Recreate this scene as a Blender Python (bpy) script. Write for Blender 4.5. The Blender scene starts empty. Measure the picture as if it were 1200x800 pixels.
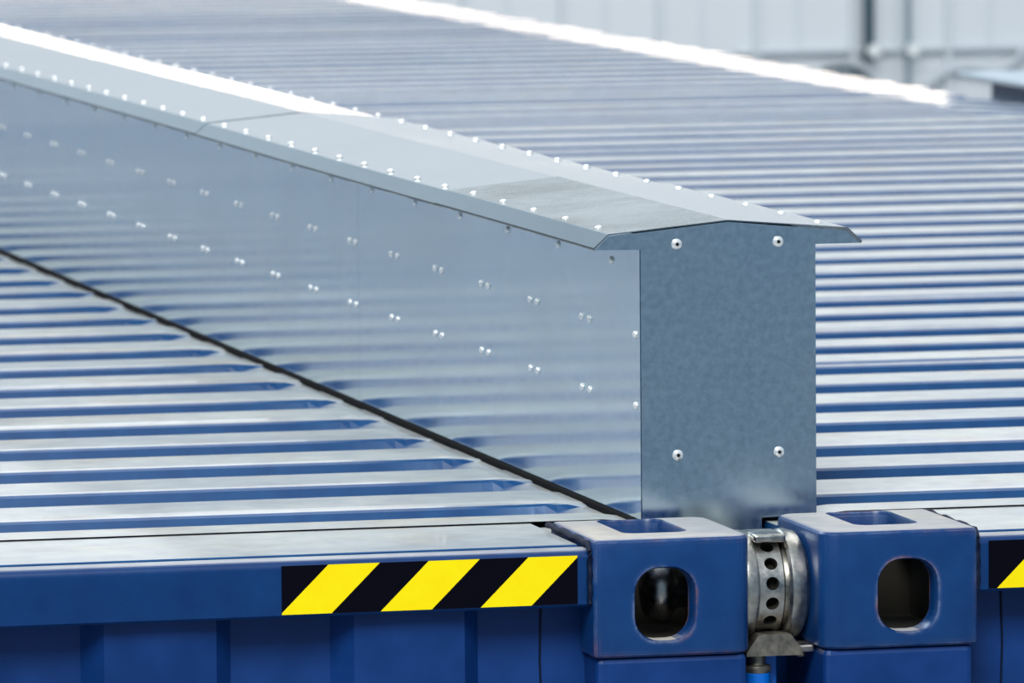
import bpy, bmesh, math, random
from mathutils import Vector, Matrix
random.seed(7)
S = bpy.context.scene
C = S.collection

# ------------------------------------------------------------------ camera
H = 2.591                                   # height of the container tops above the hall floor
F, YAW, PITCH, ROLL = 8500.0, 0.2373, 0.0877, -0.0077
fw = Vector((math.sin(YAW)*math.cos(PITCH), math.cos(YAW)*math.cos(PITCH), -math.sin(PITCH)))
r0 = Vector((math.cos(YAW), -math.sin(YAW), 0)); u0 = r0.cross(fw)
rr = r0*math.cos(ROLL) + u0*math.sin(ROLL)
uu = -r0*math.sin(ROLL) + u0*math.cos(ROLL)
cd = bpy.data.cameras.new('camera'); cam = bpy.data.objects.new('camera', cd); C.objects.link(cam)
M4 = Matrix((rr, uu, -fw)).transposed().to_4x4()
M4.translation = Vector((-1.9433, -6.8816, .8217+H))
cam.matrix_world = M4
cd.sensor_fit = 'HORIZONTAL'; cd.sensor_width = 36.0; cd.lens = F*36/1200
cd.clip_end = 200
cd.dof.use_dof = True; cd.dof.focus_distance = 7.2; cd.dof.aperture_fstop = 17.0
S.camera = cam

# ------------------------------------------------------------------ world, lights, exposure
S.view_settings.view_transform = 'Standard'; S.view_settings.look = 'None'
S.view_settings.gamma = 1.0; S.view_settings.exposure = 0.0
try: S.view_settings.use_curve_mapping = False
except Exception: pass
W = bpy.data.worlds.new('hall_daylight'); S.world = W; W.use_nodes = True
nt = W.node_tree; nt.nodes.clear()
tc = nt.nodes.new('ShaderNodeTexCoord'); sp = nt.nodes.new('ShaderNodeSeparateXYZ')
nt.links.new(tc.outputs['Generated'], sp.inputs[0])
def ramp(src, stops, tree=None):
    tree = tree or nt
    n = tree.nodes.new('ShaderNodeValToRGB'); e = n.color_ramp.elements
    while len(e) < len(stops): e.new(.5)
    for k, (p, c) in enumerate(stops): e[k].position = p; e[k].color = (*c, 1)
    tree.links.new(src, n.inputs[0]); return n
mz = nt.nodes.new('ShaderNodeMath'); mz.operation = 'MULTIPLY_ADD'; mz.inputs[1].default_value = .5; mz.inputs[2].default_value = .5
my = nt.nodes.new('ShaderNodeMath'); my.operation = 'MULTIPLY_ADD'; my.inputs[1].default_value = .5; my.inputs[2].default_value = .5
nt.links.new(sp.outputs['Z'], mz.inputs[0]); nt.links.new(sp.outputs['Y'], my.inputs[0])
rz = ramp(mz.outputs[0], [(0, (.10,.12,.15)), (.49, (.26,.34,.42)), (.6, (.40,.47,.54)), (1, (1.0,1.05,1.08))])
ry = ramp(my.outputs[0], [(0, (.72,.85,.98)), (.5, (.85,.88,.9)), (1, (1.15,1.13,1.1))])
mx = nt.nodes.new('ShaderNodeMix'); mx.data_type = 'RGBA'; mx.blend_type = 'MULTIPLY'; mx.inputs[0].default_value = 1
nt.links.new(rz.outputs[0], mx.inputs[6]); nt.links.new(ry.outputs[0], mx.inputs[7])
bg = nt.nodes.new('ShaderNodeBackground'); bg.inputs[1].default_value = 0.82
wo = nt.nodes.new('ShaderNodeOutputWorld')
nt.links.new(mx.outputs[2], bg.inputs[0]); nt.links.new(bg.outputs[0], wo.inputs[0])

def area_lamp(name, loc, target, size, sy, power, col=(1, 1, 1)):
    l = bpy.data.lights.new(name, 'AREA'); l.shape = 'RECTANGLE'; l.size = size; l.size_y = sy
    l.energy = power; l.color = col
    o = bpy.data.objects.new(name, l); C.objects.link(o); o.location = loc
    o.rotation_euler = (Vector(target)-Vector(loc)).to_track_quat('-Z', 'Y').to_euler(); return o
area_lamp('skylight_front', (-2.5, -6.0, 8.6), (0, .2, 2.4), 3.2, 3.2, 760, (1, .98, .95))
area_lamp('skylight_middle', (-1.5, 7.0, 9.5), (-.5, 7, 2.4), 9.0, 15.0, 950, (1, .98, .96))
area_lamp('wall_fill_back', (5, 16.0, 7.4), (5, 22, 1.4), 10.0, 1.6, 340, (1, .985, .96))  # unseen fill light added to brighten the lower back wall

# ------------------------------------------------------------------ material helpers
def mat(name, col=(.5,.5,.5), rough=.5, metal=0.0, coat=0.0, spec=.5):
    m = bpy.data.materials.new(name); m.use_nodes = True
    b = m.node_tree.nodes['Principled BSDF']
    b.inputs['Base Color'].default_value = (*col, 1); b.inputs['Roughness'].default_value = rough
    b.inputs['Metallic'].default_value = metal; b.inputs['Coat Weight'].default_value = coat
    b.inputs['Coat Roughness'].default_value = .2
    b.inputs['Specular IOR Level'].default_value = spec
    return m, m.node_tree, b
def noise(t, scale, detail=3, stretch=(1,1,1), rough=.55):
    tcn = t.nodes.new('ShaderNodeTexCoord'); mp = t.nodes.new('ShaderNodeMapping')
    mp.inputs['Scale'].default_value = stretch
    n = t.nodes.new('ShaderNodeTexNoise'); n.inputs['Scale'].default_value = scale
    n.inputs['Detail'].default_value = detail; n.inputs['Roughness'].default_value = rough
    t.links.new(tcn.outputs['Object'], mp.inputs[0]); t.links.new(mp.outputs[0], n.inputs['Vector'])
    return n.outputs['Fac']
def mrange(t, src, a, b, c, d):
    n = t.nodes.new('ShaderNodeMapRange'); n.inputs[1].default_value = a; n.inputs[2].default_value = b
    n.inputs[3].default_value = c; n.inputs[4].default_value = d; t.links.new(src, n.inputs[0]); return n.outputs[0]
def math2(t, op, a, b):
    n = t.nodes.new('ShaderNodeMath'); n.operation = op
    for k, v in enumerate((a, b)):
        if isinstance(v, (int, float)): n.inputs[k].default_value = v
        else: t.links.new(v, n.inputs[k])
    return n.outputs[0]
def cmix(t, fac, a, b):
    n = t.nodes.new('ShaderNodeMix'); n.data_type = 'RGBA'
    if isinstance(fac, (int, float)): n.inputs[0].default_value = fac
    else: t.links.new(fac, n.inputs[0])
    for k, v in ((6, a), (7, b)):
        if isinstance(v, tuple): n.inputs[k].default_value = (*v, 1)
        else: t.links.new(v, n.inputs[k])
    return n.outputs[2]
def bump(t, b, h, strength, dist=.001):
    n = t.nodes.new('ShaderNodeBump'); n.inputs['Strength'].default_value = strength
    n.inputs['Distance'].default_value = dist
    t.links.new(h, n.inputs['Height']); t.links.new(n.outputs[0], b.inputs['Normal'])

BLUE = (.0012, .034, .165)
def paint(name, base=BLUE, rough=.4, rust=0.0):
    m, t, b = mat(name, base, rough, spec=.3)
    f = noise(t, 14, 4)
    c = cmix(t, mrange(t, f, .3, .7, 0, 1), tuple(x*.8 for x in base), tuple(x*1.2+.002 for x in base))
    g = noise(t, 60, 3)
    if rust:
        rf = math2(t, 'MULTIPLY', mrange(t, noise(t, 22, 5), .62, .72, 0, rust), mrange(t, g, .4, .6, .3, 1))
        c = cmix(t, rf, c, (.22, .08, .03))
    t.links.new(c, b.inputs['Base Color'])
    t.links.new(mrange(t, f, .3, .7, rough-.07, rough+.1), b.inputs['Roughness'])
    bump(t, b, g, .25, .0006)
    return m
def dusty_paint(name, dust=(.56,.57,.54), amount=.55, rough=.42, lo=.90, hi=.985, slope_dust=.0, cols=((.0015,.038,.165), (.004,.058,.215)), wear=0.0, bmp=.15, rd=.12, trough_dust=None):
    """blue paint with settled dust on what faces up"""
    m, t, b = mat(name, BLUE, rough, spec=.4)
    ge = t.nodes.new('ShaderNodeNewGeometry'); s = t.nodes.new('ShaderNodeSeparateXYZ')
    t.links.new(ge.outputs['True Normal'], s.inputs[0])
    up = mrange(t, s.outputs['Z'], lo, hi, slope_dust, 1)
    n1 = noise(t, 3.0, 4, (1, 1.5, 1)); n2 = noise(t, 30, 4)
    k = math2(t, 'MULTIPLY', up, mrange(t, n1, .3, .7, amount*.75, min(1, amount*1.25)))
    k = math2(t, 'MULTIPLY', k, mrange(t, n2, .25, .7, .8, 1.1))
    if trough_dust: t.links.new(mrange(t, up, 0, 1, .04, .65), b.inputs['Coat Weight'])
    if trough_dust:                                        # corrugation bottoms get less dust, so they stay bluer
        s2 = t.nodes.new('ShaderNodeSeparateXYZ'); t.links.new(ge.outputs['Position'], s2.inputs[0])
        k = math2(t, 'MULTIPLY', k, mrange(t, s2.outputs['Z'], H-.030, H-.013, trough_dust, 1))
    d2 = cmix(t, mrange(t, noise(t, 7, 4), .5, .75, 0, .7), dust, (.55, .47, .33))
    c = cmix(t, k, cmix(t, mrange(t, n2, .3, .7, 0, 1), *cols), d2)
    if wear:                                          # scuffed edges: bare primer, rust, rubbed paint
        bv = t.nodes.new('ShaderNodeBevel'); bv.samples = 6; bv.inputs['Radius'].default_value = .007
        dt = t.nodes.new('ShaderNodeVectorMath'); dt.operation = 'DOT_PRODUCT'
        t.links.new(bv.outputs[0], dt.inputs[0]); t.links.new(ge.outputs['True Normal'], dt.inputs[1])
        e = mrange(t, dt.outputs['Value'], .985, .90, 0, 1)
        e = math2(t, 'MULTIPLY', e, mrange(t, noise(t, 26, 5, (1,1,1), .7), .42, .60, 0, wear))
        c = cmix(t, e, c, cmix(t, mrange(t, noise(t, 12, 4), .50, .60, 0, 1), (.22,.28,.42), (.36,.15,.07)))
    t.links.new(c, b.inputs['Base Color'])
    t.links.new(mrange(t, k, 0, .7, rough-rd*.8, rough+rd), b.inputs['Roughness'])
    bump(t, b, n2, bmp, .0006)
    return m
M = {}
M['paint'] = paint('blue_container_paint', BLUE, .42)
M['casting'] = dusty_paint('blue_casting_paint', (.56,.55,.51), .75, .45, .90, .995, 0, ((.0012,.034,.145), (.003,.046,.175)), .8)
M['roof'] = dusty_paint('dusty_roof_paint', (.58,.605,.58), .86, .40, .90, .985, .0, ((.002,.050,.170), (.005,.072,.215)), bmp=.02, rd=.1, trough_dust=.22)
b = M['roof'].node_tree.nodes['Principled BSDF']; b.inputs['Coat Roughness'].default_value = .055
M['rail'] = dusty_paint('blue_rail_paint', (.60,.62,.60), .60, .38, .75, .99, 0, ((.001,.028,.125), (.002,.040,.16)))
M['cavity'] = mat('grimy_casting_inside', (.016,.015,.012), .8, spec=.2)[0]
M['weld'] = mat('dark_weld', (.002,.008,.03), .6, spec=.2)[0]
M['rubber'] = mat('black_rubber', (.004,.004,.005), .8, spec=.08)[0]
M['black'] = mat('black_tape', (.002,.002,.006), .45, spec=.06)[0]
m, t, b = mat('yellow_tape', (.93,.74,.0), .4, spec=.2); M['yellow'] = m
t.links.new(cmix(t, mrange(t, noise(t, 40, 3), .3, .7, 0, 1), (1.0,.76,.0), (1.0,.82,.002)), b.inputs['Base Color'])
M['bluepipe'] = mat('bright_blue_paint', (.0,.14,.62), .35)[0]
M['bluebar'] = mat('mid_blue_paint', (.0,.15,.62), .45)[0]
def zinc(name, base, rough, spangle=.0, rv=.06, scale=90, streak=0.0, bmp=.05, dark=(.75, .25)):
    m, t, b = mat(name, base, rough, 1.0)
    f = noise(t, scale, 4, (1,1,1), .7)
    g = noise(t, 5, 4)
    c = cmix(t, mrange(t, f, .3, .7, 0, 1), tuple(x*(1-spangle) for x in base), tuple(min(1, x*(1+spangle)) for x in base))
    c = cmix(t, mrange(t, g, .45, .65, 0, dark[1]), c, tuple(x*dark[0] for x in base))
    if streak:
        st = math2(t, 'MULTIPLY', mrange(t, noise(t, 6, 3, (1, 1, .06)), .62, .75, 0, streak), mrange(t, noise(t, 2, 2), .4, .6, 0, 1))
        c = cmix(t, st, c, (.85,.82,.76))
    t.links.new(c, b.inputs['Base Color'])
    t.links.new(math2(t, 'ADD', mrange(t, f, .3, .7, rough-rv*.5, rough+rv*.5), mrange(t, g, .3, .7, -rv*.5, rv*.5)), b.inputs['Roughness'])
    bump(t, b, f, bmp, .0004)
    return m
M['side_zinc'] = zinc('galvanised_side_sheet', (.46,.595,.665), .115, .05, .03, 60, .35, .02)
M['cover_zinc_shaded'] = zinc('galvanised_cover_shaded', (.44,.505,.535), .055, .04, .02, 50, 0, .01)  # left slopes' dimmer reflection put into a darker metal colour
M['cover_zinc_lit'] = zinc('galvanised_cover_lit', (.66,.70,.71), .055, .03, .02, 50, 0, .01)  # same metal in a lighter copy for the brighter-lit right slopes
M['cover_dusty'] = zinc('dusty_cover_sheet', (.46,.52,.535), .24, .10, .16, 24, 0, .06, (.55, .9))  # end-piece dust and smears; base also darkened for the left slope's dimmer light
M['end_zinc'] = zinc('galvanised_end_sheet', (.60,.72,.79), .22, .09, .07, 120, 0, .04)
M['rivet'] = mat('bright_rivet', (.90,.92,.92), .22, .6)[0]
M['rivet_hole'] = mat('rivet_hole', (.02,.02,.02), .5)[0]
M['steel'] = zinc('worn_cast_steel', (.46,.45,.42), .35, .35, .2, 60, 0, .5)
M['lip_shade'] = mat('lip_shade_strip', (.04,.06,.07), .6)[0]  # dark strip standing in for the shadow line under the cover lip
M['dark_steel'] = zinc('dirty_cast_steel', (.27,.25,.21), .5, .4, .2, 80, 0, .6)
M['wall'] = mat('light_wall_sheet', (.73,.77,.80), .55)[0]
M['seam'] = mat('wall_seam', (.69,.735,.765), .55)[0]
m, t, b = mat('concrete', (.3,.31,.32), .6); M['concrete'] = m
t.links.new(cmix(t, noise(t, 2, 5), (.22,.24,.26), (.36,.37,.38)), b.inputs['Base Color'])
M['conduit_dark'] = mat('dark_conduit', (.045,.085,.11), .45)[0]
M['conduit'] = mat('grey_conduit', (.22,.30,.34), .45)[0]
M['cabinet'] = mat('grey_steel_sheet', (.42,.52,.60), .4, .0)[0]
M['grey'] = mat('mid_grey_cable', (.56,.61,.65), .6)[0]
M['white'] = mat('white_plastic', (.85,.88,.88), .4)[0]
m, t, b = mat('bright_window', (1,1,1), .3); M['window'] = m
b.inputs['Emission Color'].default_value = (1, .84, .68, 1); b.inputs['Emission Strength'].default_value = 5.5

# ------------------------------------------------------------------ object helpers
def world_origin(o):
    v = Vector((0, 0, 0))
    while o is not None: v += o.location; o = o.parent
    return v
def link(name, me, mats, parent=None, smooth=None):
    o = bpy.data.objects.new(name, me); C.objects.link(o)
    for m in (mats if isinstance(mats, (list, tuple)) else [mats]): me.materials.append(m)
    if parent is not None: o.parent = parent
    if smooth is not None:
        for p in me.polygons: p.use_smooth = True
        me.set_sharp_from_angle(angle=math.radians(smooth))
    return o
def build(name, bm, mats, parent=None, smooth=None):
    """bm is in world coordinates (z from the container top); stored relative to the parent's origin"""
    off = world_origin(parent) if parent is not None else Vector((0, 0, 0))
    bmesh.ops.translate(bm, verts=bm.verts, vec=Vector((0, 0, H)) - off)
    bmesh.ops.recalc_face_normals(bm, faces=bm.faces)
    me = bpy.data.meshes.new(name); bm.to_mesh(me); bm.free()
    return link(name, me, mats, parent, smooth)
def tag(o, label=None, cat=None, group=None, kind=None):
    if label: o['label'] = label
    if cat: o['category'] = cat
    if group: o['group'] = group
    if kind: o['kind'] = kind
    return o
def thing(name, loc, label, cat, group=None):
    o = bpy.data.objects.new(name, None); C.objects.link(o); o.location = loc; o.empty_display_size = .05
    return tag(o, label, cat, group)
def box(bm, x0, x1, y0, y1, z0, z1, bev=0, seg=2, mi=0):
    vs = [bm.verts.new((x, y, z)) for x in (x0, x1) for y in (y0, y1) for z in (z0, z1)]
    fs = []
    for f in ((0,1,3,2),(4,6,7,5),(0,4,5,1),(2,3,7,6),(0,2,6,4),(1,5,7,3)):
        q = bm.faces.new([vs[i] for i in f]); q.material_index = mi; fs.append(q)
    if bev:
        es = list({e for f in fs for e in f.edges})
        bmesh.ops.bevel(bm, geom=es, offset=bev, segments=seg, affect='EDGES', profile=.5)
    return vs
def prism(bm, pts, fn, a, b, mi=0):
    """closed outline pts (p,q), extruded from a to b; fn(p,q,t)->xyz"""
    A = [bm.verts.new(fn(p, q, a)) for p, q in pts]; B = [bm.verts.new(fn(p, q, b)) for p, q in pts]
    n = len(pts)
    for i in range(n):
        f = bm.faces.new((A[i], A[(i+1) % n], B[(i+1) % n], B[i])); f.material_index = mi
    f = bm.faces.new(A); f.material_index = mi
    f = bm.faces.new(B[::-1]); f.material_index = mi
def lathe(bm, prof, fn, n=48, caps=True):
    """prof (axial, radius); fn(a, c, s)->xyz"""
    rings = []
    for a, r in prof:
        rings.append([bm.verts.new(fn(a, r*math.cos(2*math.pi*k/n), r*math.sin(2*math.pi*k/n))) for k in range(n)])
    for i in range(len(rings)-1):
        for k in range(n):
            bm.faces.new((rings[i][k], rings[i][(k+1) % n], rings[i+1][(k+1) % n], rings[i+1][k]))
    if caps:
        bm.faces.new(rings[0][::-1]); bm.faces.new(rings[-1])
def tube(bm, pts, r, n=12):
    pts = [Vector(p) for p in pts]; rings = []
    for i, p in enumerate(pts):
        d = (pts[min(i+1, len(pts)-1)] - pts[max(i-1, 0)]).normalized()
        a = d.cross(Vector((0, 0, 1)) if abs(d.z) < .9 else Vector((0, 1, 0))).normalized(); b_ = d.cross(a)
        rings.append([bm.verts.new(p + a*(r*math.cos(2*math.pi*k/n)) + b_*(r*math.sin(2*math.pi*k/n))) for k in range(n)])
    for i in range(len(rings)-1):
        for k in range(n):
            bm.faces.new((rings[i][k], rings[i][(k+1) % n], rings[i+1][(k+1) % n], rings[i+1][k]))
    bm.faces.new(rings[0][::-1]); bm.faces.new(rings[-1])
def rrect(cx, cz, w, h, r, n=6):
    out = []
    for sx, sz, a0 in ((1,1,0), (-1,1,90), (-1,-1,180), (1,-1,270)):
        for k in range(n+1):
            a = math.radians(a0 + 90*k/n)
            out.append((cx + sx*(w/2-r) + r*math.cos(a), cz + sz*(h/2-r) + r*math.sin(a)))
    return out
def loft(bm, outlines, fn):
    """several outlines with equal counts, at depths t; closed ends"""
    R = [[bm.verts.new(fn(p, q, t)) for p, q in o] for o, t in outlines]
    n = len(R[0])
    for i in range(len(R)-1):
        for k in range(n): bm.faces.new((R[i][k], R[i][(k+1) % n], R[i+1][(k+1) % n], R[i+1][k]))
    bm.faces.new(R[0][::-1]); bm.faces.new(R[-1])

# ------------------------------------------------------------------ the hall
YW = 22.0
def struct(name, bm, m): return tag(build(name, bm, m), kind='structure')
bm = bmesh.new(); box(bm, -16, 24, -20, YW+.2, -H-.1, -H); struct('floor', bm, M['concrete'])
bm = bmesh.new(); box(bm, -16, 24, YW, YW+.2, -H, -.03)
for k in range(-34, 60):
    x = 5.262 + .4125*(k-1)
    if -16 < x < 24:
        box(bm, x-.012, x+.012, YW-.03, YW+.01, -H, -.03, mi=1)
        box(bm, x+.17, x+.20, YW-.006, YW+.01, -H, -.03, mi=1)
WIN = (-14.0, 7.0)
WZ = (.0, .27)
box(bm, WIN[1], 24, YW, YW+.2, -.03, WZ[1]); box(bm, -16, WIN[0], YW, YW+.2, -.03, WZ[1])
box(bm, -16, 24, YW, YW+.2, WZ[1], 7.0)
struct('wall_back', bm, [M['wall'], M['seam']])
bm = bmesh.new(); box(bm, WIN[0], WIN[1], YW+.1, YW+.12, -.03, WZ[1]); struct('window_1', bm, M['window'])

# ------------------------------------------------------------------ containers
G2 = .036
def boolean_cut(o, cutters, inner):
    me = o.data
    for c in cutters:
        md = o.modifiers.new('cut', 'BOOLEAN'); md.operation = 'DIFFERENCE'; md.solver = 'EXACT'; md.object = c
        try: md.material_mode = 'TRANSFER'
        except Exception: pass
    dg = bpy.context.evaluated_depsgraph_get(); dg.update()
    new = bpy.data.meshes.new_from_object(o.evaluated_get(dg))
    o.modifiers.clear(); o.data = new
    for c in cutters:
        m_ = c.data; bpy.data.objects.remove(c); bpy.data.meshes.remove(m_)
def make_casting_mesh():
    """inner corner (gap side) at u=0, front at y=0, top at z=0; u grows away from the gap; local, no H"""
    bm = bmesh.new()
    vs = box(bm, 0, .162, 0, .178, -.118, 0)
    ed = [e for e in bm.edges if all(abs(v.co.x) < 1e-6 for v in e.verts) and abs(e.verts[0].co.z-e.verts[1].co.z) > .1]
    bmesh.ops.bevel(bm, geom=ed, offset=.019, segments=6, affect='EDGES', profile=.5)
    ed = [e for e in bm.edges if e.calc_face_angle(0) > .9]
    bmesh.ops.bevel(bm, geom=ed, offset=.0055, segments=3, affect='EDGES', profile=.5)
    bmesh.ops.recalc_face_normals(bm, faces=bm.faces)
    me = bpy.data.meshes.new('corner_casting'); bm.to_mesh(me); bm.free()
    o = bpy.data.objects.new('casting_blank', me); C.objects.link(o)
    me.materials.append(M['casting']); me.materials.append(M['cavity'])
    cut = []
    def cutter(fill, inner):
        b2 = bmesh.new(); fill(b2); bmesh.ops.recalc_face_normals(b2, faces=b2.faces)
        m2 = bpy.data.meshes.new('c'); b2.to_mesh(m2); b2.free(); m2.materials.append(M['cavity'] if inner else M['casting'])
        c = bpy.data.objects.new('c', m2); C.objects.link(c); cut.append(c)
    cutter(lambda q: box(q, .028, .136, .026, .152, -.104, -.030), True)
    # front opening, with a worn rounded lip
    def front(q):
        loft(q, [(rrect(.089, -.066, .066, .078, .027), -.003), (rrect(.089, -.066, .063, .075, .0255), .0005),
                 (rrect(.089, -.066, .060, .072, .024), .004), (rrect(.089, -.066, .060, .072, .024), .05)], lambda p, z, t: (p, t, z))
    cutter(front, False)
    def top(q):
        loft(q, [(rrect(.084, .112, .070, .128, .017), .003), (rrect(.084, .112, .067, .125, .0155), -.0005),
                 (rrect(.084, .112, .0635, .1215, .014), -.004), (rrect(.084, .112, .0635, .1215, .014), -.05)], lambda p, y, t: (p, y, t))
    cutter(top, False)
    def side(q):
        loft(q, [(rrect(.089, -.062, .083, .060, .025), -.004), (rrect(.089, -.062, .079, .056, .024), .005),
                 (rrect(.089, -.062, .079, .056, .024), .05)], lambda y, z, t: (t, y, z))
    cutter(side, False)
    boolean_cut(o, cut, None)
    me = o.data; bpy.data.objects.remove(o)
    for p in me.polygons: p.use_smooth = True
    me.set_sharp_from_angle(angle=math.radians(28))
    mm = me.copy()
    bm = bmesh.new(); bm.from_mesh(mm); bmesh.ops.scale(bm, verts=bm.verts, vec=(-1, 1, 1))
    bmesh.ops.reverse_faces(bm, faces=bm.faces); bm.to_mesh(mm); bm.free()
    def flipped(src):
        m3 = src.copy(); b3 = bmesh.new(); b3.from_mesh(m3); bmesh.ops.scale(b3, verts=b3.verts, vec=(1, -1, 1))
        bmesh.ops.reverse_faces(b3, faces=b3.faces); b3.to_mesh(m3); b3.free(); return m3
    return {(1, 1): me, (-1, 1): mm, (1, -1): flipped(me), (-1, -1): flipped(mm)}
CAST = make_casting_mesh()

def roof_profile(y0, y1, wide=()):
    """(y, h) with h=1 on the crest; phase set by the first crest's front edge"""
    pts = [(y0, 1), (y0+.064, 1)]
    y = y0 + .064
    while True:
        # down slope, trough, up slope
        for dy, h in ((.003, .985), (.007, .92), (.011, .80), (.024, .1), (.027, .02), (.030, 0)): pts.append((y+dy, h))
        yt = y + .030
        w = .086
        for dy, h in ((0, 0), (.003, .02), (.006, .12), (.012, .78), (.016, .90), (.021, .97), (.028, 1)): pts.append((yt+w+dy, h))
        yc = yt + w + .028
        cw = .0945
        for a in wide:
            if yc < a <= yc + .24: cw += .10
        y = yc + cw
        if y + .30 > y1: break
        pts.append((y, 1))
    pts.append((y1, 1))
    return pts
def make_container(s, xin, width, y0, length, label, top=0.0, wide=(), lamp=None):
    """s = side on which it lies of the gap edge xin; top shifts its height"""
    X = lambda u: xin + s*u
    root = thing('shipping_container', (X(width/2), y0 + length/2, 0), label, 'shipping container')
    y1 = y0 + length
    # --- corner castings
    def P(name, bm, m, sm=None): return build(name, bm, m, root, sm)
    off = world_origin(root)
    for (ue, su) in ((0, 1), (width, -1)):
        for (ye, sy) in ((y0, 1), (y1, -1)):
            o = bpy.data.objects.new('corner_casting', CAST[(s*su, sy)]); C.objects.link(o); o.parent = root
            o.location = Vector((X(ue), ye, H+top)) - off
            b2 = bmesh.new()
            ua, ub = (ue+su*.004, ue+su*.158)
            ya, yb = (ye+sy*.005, ye+sy*.15)
            box(b2, min(X(ua), X(ub)), max(X(ua), X(ub)), min(ya, yb), max(ya, yb), -H, -.1178+top, .006, 2)
            P('corner_post', b2, M['paint'])
    # --- top end rails with rounded upper edge
    def rail_section():
        pts = [(.010, -.064)]
        for k in range(9):
            a = math.pi - math.pi/2*k/8
            pts.append((.010+.010 + .010*math.cos(a), -.0095-.010 + .010*math.sin(a)))
        pts += [(.034, -.0095), (.0345, -.014), (.20, -.014), (.20, -.0655), (.013, -.0665)]
        return pts
    for (ye, sy) in ((y0, 1), (y1, -1)):
        b2 = bmesh.new()
        prism(b2, rail_section(), lambda p, q, t: (t, ye+sy*p, q+top), X(.1645), X(width-.1645))
        rl = P('top_end_rail', b2, M['rail'], 40)
        # header plate on the rail
        b2 = bmesh.new()
        a_, b_ = sorted((X(.168), X(width-.168)))
        box(b2, a_, b_, min(ye+sy*.038, ye+sy*.233), max(ye+sy*.038, ye+sy*.233), -.0165+top, -.0078+top, .0012, 1)
        for ue, su in ((0, 1), (width, -1)):
            a_, b_ = sorted((X(ue+su*.004), X(ue+su*.168)))
            box(b2, a_, b_, min(ye+sy*.181, ye+sy*.2329), max(ye+sy*.181, ye+sy*.2329), -.030+top, -.0125+top)
        P('header_plate', b2, M['roof'])
        if sy > 0:
            for (u0_, dirn) in ((.176, 1), (width-.176, -1)):
                b2 = bmesh.new()
                n0, z0, z1 = .0, -.0632, -.0152
                L = .298
                xa = X(u0_); xb = X(u0_ + dirn*L)
                lo, hi = min(xa, xb), max(xa, xb)
                box(b2, lo, hi, y0+.0093, y0+.0099, z0+top, z1+top)
                # yellow stripes leaning right, clipped to the tape
                first = (-.5119 if s < 0 else .2204) if (dirn > 0) else lo - .02
                for k in range(0, 6):
                    bl = first + .1007*k; sh = .0487; wd = .0515
                    quad = []
                    # stripe: bottom [bl, bl+wd], top [bl+sh, bl+sh+wd], clipped in x
                    def at(frac, base): return base + sh*frac
                    rows = [i/24 for i in range(25)]
                    L_ = [(max(lo+.0, at(f, bl)), z0+(z1-z0)*f) for f in rows]
                    R_ = [(min(hi, at(f, bl+wd)), z0+(z1-z0)*f) for f in rows]
                    for i in range(24):
                        q = [L_[i], R_[i], R_[i+1], L_[i+1]]
                        if q[0][0] < q[1][0] and q[3][0] < q[2][0]:
                            vs = [b2.verts.new((x, y0+.0090, z+top)) for x, z in q]
                            f_ = b2.faces.new(vs); f_.material_index = 1
                off_ = world_origin(rl)
                tp = P('hazard_tape', b2, [M['black'], M['yellow']])
                tp.parent = rl
                tag(tp, 'black tape with slanted yellow stripes')
    # --- side rails and bottom rails
    for (ue, su) in ((0, 1), (width, -1)):
        b2 = bmesh.new(); xs = sorted((X(ue+su*.002), X(ue+su*.062)))
        box(b2, xs[0], xs[1], y0+.18, y1-.18, -.085+top, -.0325+top, .005, 2); P('top_side_rail', b2, M['rail'])
        b2 = bmesh.new(); box(b2, xs[0], xs[1], y0+.15, y1-.15, -H, -H+.16, .005, 1); P('bottom_side_rail', b2, M['paint'])
        # side walls: vertical corrugations
        b2 = bmesh.new(); sec = []
        y = y0+.15; inn, out = ue+su*.046, ue+su*.012
        while y < y1-.36:
            sec += [(y, inn), (y+.07, inn), (y+.138, out), (y+.21, out)]; y += .278
        sec.append((y1-.15, inn))
        A = [b2.verts.new((X(u), yy, -.08+top)) for yy, u in sec]; B = [b2.verts.new((X(u), yy, -H+.1)) for yy, u in sec]
        for i in range(len(sec)-1): b2.faces.new((A[i], A[i+1], B[i+1], B[i]))
        P('side_wall', b2, M['paint'])
    for (ye, sy) in ((y0, 1), (y1, -1)):
        b2 = bmesh.new(); a_, b_ = sorted((X(.158), X(width-.158)))
        box(b2, a_, b_, min(ye+sy*.01, ye+sy*.09), max(ye+sy*.01, ye+sy*.09), -H, -H+.16, .005, 1); P('bottom_end_rail', b2, M['paint'])
        # end wall, trapezoid vertical corrugations
        sec = [(.15, .055)]
        u = .286 - .2495*0
        while u + .25 < width - .2:
            sec += [(u-.019, .055), (u, .030), (u+.1115, .030), (u+.1305, .055)]; u += .2495
        sec.append((width-.15, .055))
        b2 = bmesh.new()
        A = [b2.verts.new((X(u_), ye+sy*yy, -.060+top)) for u_, yy in sec]; B = [b2.verts.new((X(u_), ye+sy*yy, -H+.1)) for u_, yy in sec]
        for i in range(len(sec)-1): b2.faces.new((A[i], A[i+1], B[i+1], B[i]))
        ew = P('end_wall', b2, M['paint'])
        if sy > 0:
            b2 = bmesh.new()
            tube(b2, [(X(.2025+.0015*math.sin(k*1.7)), ye+.0545, -.064-.06*k+top) for k in range(40)], .0012, 6)
            sm_ = P('weld_seam', b2, M['weld']); sm_.parent = ew
    # weld bead between casting and end rail
    b2 = bmesh.new()
    pts = [(.1635, .004+.002*math.sin(k*2.1), -.064+.0058*k) for k in range(10)]
    pts += [(.1635, .012+.0165*k, -.004-.0012*math.sin(k*1.9)) for k in range(0, 11)]
    tube(b2, [(X(a), y0+b_+.004, c+top) for a, b_, c in pts], .0032, 8)
    P('weld_bead', b2, M['weld'], 60)
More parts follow.
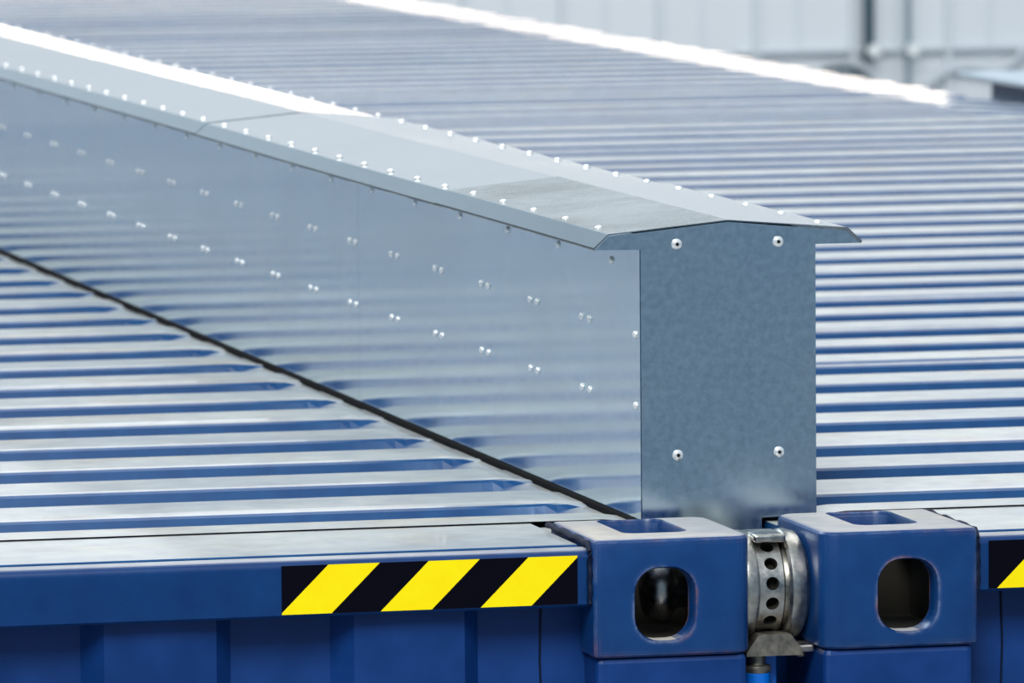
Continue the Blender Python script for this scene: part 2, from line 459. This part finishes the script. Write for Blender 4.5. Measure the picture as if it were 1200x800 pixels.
    # --- roof sheet
    prof = roof_profile(y0+.236, y1-.236, wide)
    us = [.020, .045, .057, .069, .081, .093, .105, .117, .130, .18, width-.29, width-.27, width-.25, width-.18, width-.10, width-.06, width-.035, width-.015]
    dep = [0, 0, .0008, .003, .0075, .0125, .0165, .019, .020, .020, .020, .020, .020, .020, .018, .016, .014, .013]
    def base(u):
        d = min(u, 99)
        z = -.009
        if u < .09: z -= .009*((.09-u)/.07)
        if u > width-.27: z -= ROOF_FALL*((u-(width-.27))/.27)
        return z
    b2 = bmesh.new(); rows = []
    jit = 0; last = 1
    for (y, h) in prof:
        if h == 1 and last < 1: jit = random.choice((0, 0, .0008, -.0008, .0016, -.0014))
        last = h
        rows.append([b2.verts.new((X(u), y, base(u) - (1-h)*d + jit*h + top + (.0025 if y < y0+.301 else 0))) for u, d in zip(us, dep)])
    for i in range(len(rows)-1):
        for k in range(len(us)-1): b2.faces.new((rows[i][k], rows[i][k+1], rows[i+1][k+1], rows[i+1][k]))
    rf = P('roof_sheet', b2, M['roof'])
    return root
ROOF_FALL = .019
make_container(-1, -G2, 2.438, 0, 14.5, 'blue container left of the metal duct, striped tape along its end rail')
make_container(1, G2, 2.66, 0, 14.5, 'blue container right of the metal duct, light dusty roof reaching to the pale wall')

# ------------------------------------------------------------------ sheet-metal duct
DY0, DY1 = .215, 13.45
duct = thing('metal_duct', (0, (DY0+DY1)/2, H-.0245), 'long galvanised sheet metal duct with riveted gabled cover over the gap', 'duct')
XS = .092
for sx in (-1, 1):
    b2 = bmesh.new()
    cuts = [DY0+.002, 1.545, 4.5, 7.5, 10.5, DY1]
    for a, b_ in zip(cuts[:-1], cuts[1:]):
        box(b2, sx*XS-.0008, sx*XS+.0008, a+.0004, b_-.0004, -.022, .284)
    o = build('side_panel', b2, M['side_zinc'], duct)
    b2 = bmesh.new()
    box(b2, min(sx*.0915, sx*.0975), max(sx*.0915, sx*.0975), DY0+.004, DY1, -.0255, -.0080, .001, 1)
    build('rubber_seal', b2, M['rubber'], duct)
# end plate: body, eave wings, tongue between the castings
for (ye, sy) in ((DY0, 1), (DY1, -1)):
    b2 = bmesh.new()
    out = [(-.092, -.006), (-.092, .2690), (-.1395, .2700), (-.1245, .2835), (0, .2955), (.1245, .2835), (.1395, .2705), (.092, .2705), (.092, -.006),
           (.034, -.008), (.034, -.11), (-.034, -.11), (-.034, -.008)]
    prism(b2, out, lambda p, q, t: (p, t, q), ye, ye+sy*.0016)
    build('end_plate', b2, M['end_zinc'], duct)
# cover: overlapping gabled sheets with bent-down eaves
TILT = {DY0-.0005: -.001, .90: -.0005, 2.30: .0035, 3.77: .004, 5.27: .004, 6.77: .004, 8.27: .004, 9.77: .004, 11.27: .004}
secs = [(DY0-.0005, .93, .0008, 'cover_dusty'), (.90, 2.33, .0, 'cover_zinc_shaded'), (2.30, 3.80, .0006, 'cover_zinc_shaded'), (3.77, 5.3, .0, 'cover_zinc_shaded'),
        (5.27, 6.8, .0006, 'cover_zinc_shaded'), (6.77, 8.3, 0, 'cover_zinc_shaded'), (8.27, 9.8, .0006, 'cover_zinc_shaded'), (9.77, 11.3, 0, 'cover_zinc_shaded'), (11.27, DY1, .0006, 'cover_zinc_shaded')]
for ya, yb, dz, mm in secs:
    b2 = bmesh.new()
    up = [(-.1414, .2692), (-.1412, .2712), (-.1272, .2839), (-.1267, .28435), (-.1255, .28487), (0, .2968), (.1255, .28487), (.1267, .28435), (.1272, .2839), (.1412, .2712), (.1414, .2692)]
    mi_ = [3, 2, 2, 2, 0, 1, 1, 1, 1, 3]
    lo = [(x*(1-.0012/.14), z-.0011) for x, z in up]
    n = 1
    dr = TILT.get(ya, 0)
    for q_ in range(6, 11): up[q_] = (up[q_][0], up[q_][1]-dr); lo[q_] = (lo[q_][0], lo[q_][1]-dr)
    ys = [ya + (yb-ya)*k/12 for k in range(13)]
    rows = []
    for y in ys:
        wob = .0005*math.sin(y*3.1)
        rows.append(([b2.verts.new((x, y, z+dz+(wob if abs(x) > .1 else 0))) for x, z in up], [b2.verts.new((x, y, z+dz+(wob if abs(x) > .1 else 0))) for x, z in lo]))
    for i in range(12):
        A, B = rows[i], rows[i+1]
        for k in range(10):
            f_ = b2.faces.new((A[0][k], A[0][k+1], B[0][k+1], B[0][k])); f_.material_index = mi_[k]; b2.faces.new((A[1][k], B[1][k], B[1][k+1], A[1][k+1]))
        b2.faces.new((A[0][0], B[0][0], B[1][0], A[1][0])); b2.faces.new((A[0][10], A[1][10], B[1][10], B[0][10]))
    for A in (rows[0], rows[-1]):
        for k in range(10): b2.faces.new((A[0][k], A[1][k], A[1][k+1], A[0][k+1]))
    # right slopes take the lit copy of the metal, left slopes a shade-darkened one
    o = build('cover_sheet', b2, [M[mm], M['cover_zinc_lit'], M['side_zinc'], M['lip_shade']], duct)
    tag(o, 'dusty galvanised end piece' if mm == 'cover_dusty' else None)
# rivets: local axis +Z
def rivet_mesh(hole):
    bm = bmesh.new()
    R = .0057 if hole else .0042
    h = .0030 if hole else .0030
    prof = [(0, R), (.0006, R)]
    for k in range(1, 6):
        a = math.pi/2*k/6; prof.append((.0006 + (h-.0006)*math.sin(a), R*.97*math.cos(a)))
    if hole: prof += [(h, .0019), (h-.0018, .0016)]
    else: prof += [(h, .0006)]
    lathe(bm, prof, lambda a, c, s_: (c, s_, a), 14)
    me = bpy.data.meshes.new('rivet'); bm.to_mesh(me)
    me.materials.append(M['rivet']); me.materials.append(M['rivet_hole'])
    for p in me.polygons: p.use_smooth = True
    if hole:
        n = len(me.polygons)
        for p in me.polygons:
            if p.center.z > .0008 and (p.center.xy.length < .00185): p.material_index = 1
    me.set_sharp_from_angle(angle=math.radians(50))
    bm.free(); return me
RV, RH = rivet_mesh(False), rivet_mesh(True)
sl = math.atan2(.012, .1262)
spots = []                                            # (position, axis, mesh)
for x in (-.0543, .0525): 
    for z in (.274, .0588): spots.append(((x, DY0, z), Vector((0, -1, 0)), RH))
L = Vector((-1, 0, 0))
for z in (.1814, .1088): spots.append(((-XS-.0008, .2346, z), L, RV))
n = 0
while .33+.2275*n < 13.2:
    spots.append(((-XS-.0008, .33+.2275*n, .2505), L, RV)); n += 1
n = 0
while .44+.2273*n < 13.2:
    for z in (.1823, .108):
        for d in (-.0165, .0165): spots.append(((-XS-.0008, .4405+.2272*n+d, z), L, RV))
    n += 1
n = 0
while .2916+.1385*n < 13.2:
    y = .2916+.1385*n
    dz = 0
    for a, b_, d_, _ in secs:
        if a <= y <= b_: dz = max(dz, d_)
    for sx in (-1, 1):
        spots.append(((sx*.1165, y, .2968-.012/.1262*.1165+dz), Vector((sx*math.sin(sl), 0, math.cos(sl))), RV))
    n += 1
spots.sort(key=lambda q: q[0][1])
org = world_origin(duct)
for p, ax, me in spots[:100]:
    o = bpy.data.objects.new('rivet', me); C.objects.link(o); o.parent = duct
    o.location = Vector((p[0], p[1], p[2]+H)) - org
    o.rotation_euler = ax.to_track_quat('Z', 'Y').to_euler()
b2 = bmesh.new()
for p, ax, me in spots[100:]:
    t_ = bmesh.new(); t_.from_mesh(me)
    t_.transform(Matrix.Translation(p) @ ax.to_track_quat('Z', 'Y').to_matrix().to_4x4())
    tmp = bpy.data.meshes.new('t'); t_.to_mesh(tmp); t_.free(); b2.from_mesh(tmp); bpy.data.meshes.remove(tmp)
o = build('rivet', b2, [M['rivet'], M['rivet_hole']], duct, 50); tag(o, kind='stuff')

# ------------------------------------------------------------------ bridge fitting clamped between the castings
CY, CZ = .089, -.061
fit = thing('bridge_fitting', (0, CY, H+CZ-.0835), 'worn steel clamp with a row of holes joining the two corner blocks', 'clamp')
ax_x = lambda a, c, s_: (a, CY+c, CZ+s_)
b2 = bmesh.new(); lathe(b2, [(-.0365, .020), (-.0365, .050), (-.034, .0545), (-.030, .056), (-.022, .056), (-.019, .0545), (-.018, .052), (-.018, .03)], ax_x, 64)
build('flange', b2, M['steel'], fit, 35)
b2 = bmesh.new(); lathe(b2, [(.0135, .03), (.0135, .0535), (.016, .056), (.021, .0565), (.031, .0535), (.0355, .047), (.0362, .044), (.0362, .02)], ax_x, 64)
build('flange', b2, M['steel'], fit, 35)
# ring with tommy-bar holes: drilled by boolean
b2 = bmesh.new(); lathe(b2, [(-.0185, .030), (-.0185, .0475), (-.0165, .0492), (.0085, .0492), (.0105, .047), (.0105, .044), (.0140, .044), (.0140, .030)], ax_x, 72)
ring = build('ring_nut', b2, M['steel'], fit, 35)
cut = []
for k in range(15):
    a = math.radians(180 - 60 + 24*k + 4)
    b2 = bmesh.new(); d = Vector((0, math.cos(a), math.sin(a)))
    e1 = Vector((1, 0, 0)); e2 = d.cross(e1)
    c0 = Vector((-.0035, CY, CZ))
    lathe(b2, [(.037, .0060), (.047, .0060), (.0490, .0068), (.055, .008)], lambda t_, c, s_: tuple(c0 + d*t_ + e1*c + e2*s_), 20)
    bmesh.ops.translate(b2, verts=b2.verts, vec=(0, 0, H)); bmesh.ops.translate(b2, verts=b2.verts, vec=-world_origin(fit))
    bmesh.ops.recalc_face_normals(b2, faces=b2.faces)
    m2 = bpy.data.meshes.new('c'); b2.to_mesh(m2); b2.free(); m2.materials.append(M['cavity'])
    c = bpy.data.objects.new('c', m2); C.objects.link(c); c.location = world_origin(fit); cut.append(c)
bpy.context.view_layer.update()
boolean_cut(ring, cut, None)
# top tie bar, bottom block, bolts
b2 = bmesh.new(); box(b2, -.019, .0145, .054, .105, -.0150, -.0062, .003, 3); build('tie_bar', b2, M['steel'], fit, 40)
b2 = bmesh.new()
prism(b2, [(-.019, -.105), (.014, -.105), (.026, -.120), (.0265, -.1265), (-.0315, -.1265), (-.0315, -.123)], lambda p, q, t: (p, t, q), .038, .125)
build('yoke_block', b2, M['dark_steel'], fit)
b2 = bmesh.new(); box(b2, .022, .040, .040, .075, -.1245, -.1165, .0025, 2); build('lug', b2, M['steel'], fit)
vert = lambda x, y: (lambda a, c, s_: (x+c, y+s_, a))
b2 = bmesh.new(); lathe(b2, [(-.1265, .009), (-.134, .0085), (-.1365, .009), (-.1375, .0135), (-.141, .0142), (-.1445, .0130)], vert(-.016, .056), 28); build('bolt', b2, M['dark_steel'], fit, 40)
b2 = bmesh.new(); lathe(b2, [(-.1240, .0055), (-.1275, .0058), (-.1300, .005)], vert(.0285, .055), 6); build('bolt', b2, M['dark_steel'], fit)
# hook reaching into the left casting
b2 = bmesh.new()
lathe(b2, [(-.036, .020), (-.090, .020), (-.094, .023), (-.100, .032), (-.108, .035), (-.118, .032), (-.124, .024), (-.127, .012), (-.128, .003)], lambda a, c, s_: (a, CY+c*.8, CZ+s_), 32)
build('hook', b2, M['steel'], fit, 40)

# blue pipe and flat bar standing in the gap below the clamp
b2 = bmesh.new(); lathe(b2, [(-.1445, .0125), (-.1455, .0138), (-.2, .0138), (-H, .0138)], vert(-.0165, .056), 28)
tag(build('vertical_pipe', b2, M['bluepipe'], None, 40), 'bright blue upright pipe directly under the clamp bolt', 'pipe')
b2 = bmesh.new(); box(b2, -.026, .0085, .070, .076, -H, -.128, .001, 1)
tag(build('flat_bar', b2, M['bluebar']), 'flat mid blue bar upright behind the bright blue pipe in the gap', 'bar')

# ------------------------------------------------------------------ conduits and cables on the back wall
def conduit(x, r, z0, z1, m, name, label, zc):
    t = thing(name, (x, YW-.06, H+z0), label, 'pipe')
    b2 = bmesh.new(); lathe(b2, [(z0, r), (z1, r)], lambda a, c, s_: (x+c, YW-.06+s_, a), 16); build('pipe', b2, m, t, 40)
    b2 = bmesh.new(); lathe(b2, [(-.02, .02), (-.02, .026), (.02, .026), (.02, .02)], lambda a, c, s_: (x+.012+c, YW-.085+a, zc+s_), 16)
    build('clamp', b2, M['white'], t, 40)
    b2 = bmesh.new(); box(b2, x-.01, x+.01, YW-.06, YW, zc-.01, zc+.01); build('bracket', b2, M['conduit'], t)
conduit(6.557, .023, -.668, -.22, M['conduit_dark'], 'conduit_pipe', 'thick dark vertical pipe on the pale back wall', -.619)
conduit(6.726, .0125, -.80, -.22, M['conduit'], 'conduit_pipe', 'thin grey vertical pipe right of the dark pipe on the back wall', -.619)
b2 = bmesh.new(); box(b2, 6.0, 7.6, YW-.035, YW, -.632, -.612, .003, 1)
tag(build('wall_rail', b2, M['grey']), 'thin grey horizontal rail across the pale back wall', 'rail')
def cable(name, pts, r, m, label):
    P = [Vector(p) for p in pts]; Q = []
    for i in range(len(P)-1):
        a, b_, c, d = P[max(i-1, 0)], P[i], P[i+1], P[min(i+2, len(P)-1)]
        for k in range(8):
            s_ = k/8; Q.append(.5*((2*b_)+(c-a)*s_+(2*a-5*b_+4*c-d)*s_*s_+(3*b_-a-3*c+d)*s_**3))
    Q.append(P[-1])
    b2 = bmesh.new(); tube(b2, Q, r, 10); return tag(build(name, b2, m, None, 60), label, 'cable')
cable('cable', [(6.36, YW-.05, -.70), (6.46, YW-.05, -.69), (6.53, YW-.05, -.72), (6.57, YW-.05, -.77), (6.58, YW-.05, -.9)], .014, M['conduit_dark'], 'dark cable arching down beside the foot of the thick dark pipe')
cable('cable', [(6.80, YW-.04, -.78), (6.90, YW-.04, -.715), (7.0, YW-.04, -.70), (7.10, YW-.04, -.72), (7.18, YW-.04, -.69), (7.26, YW-.04, -.61), (7.4, YW-.04, -.5)], .016, M['grey'], 'soft grey cable drooping along the back wall at the right')

# grey lidded steel box standing beyond the right roof
t = thing('steel_cabinet', (3.2, 5.9, 0), 'grey steel box with overhanging lid beyond the right roof, at the right margin', 'cabinet')
b2 = bmesh.new(); box(b2, 2.85, 3.60, 3.45, 8.42, -H, -.011, .004, 1); build('body', b2, M['cabinet'], t)
b2 = bmesh.new(); box(b2, 2.79, 3.65, 3.40, 8.48, -.011, .002, .003, 1); build('lid', b2, M['cabinet'], t)
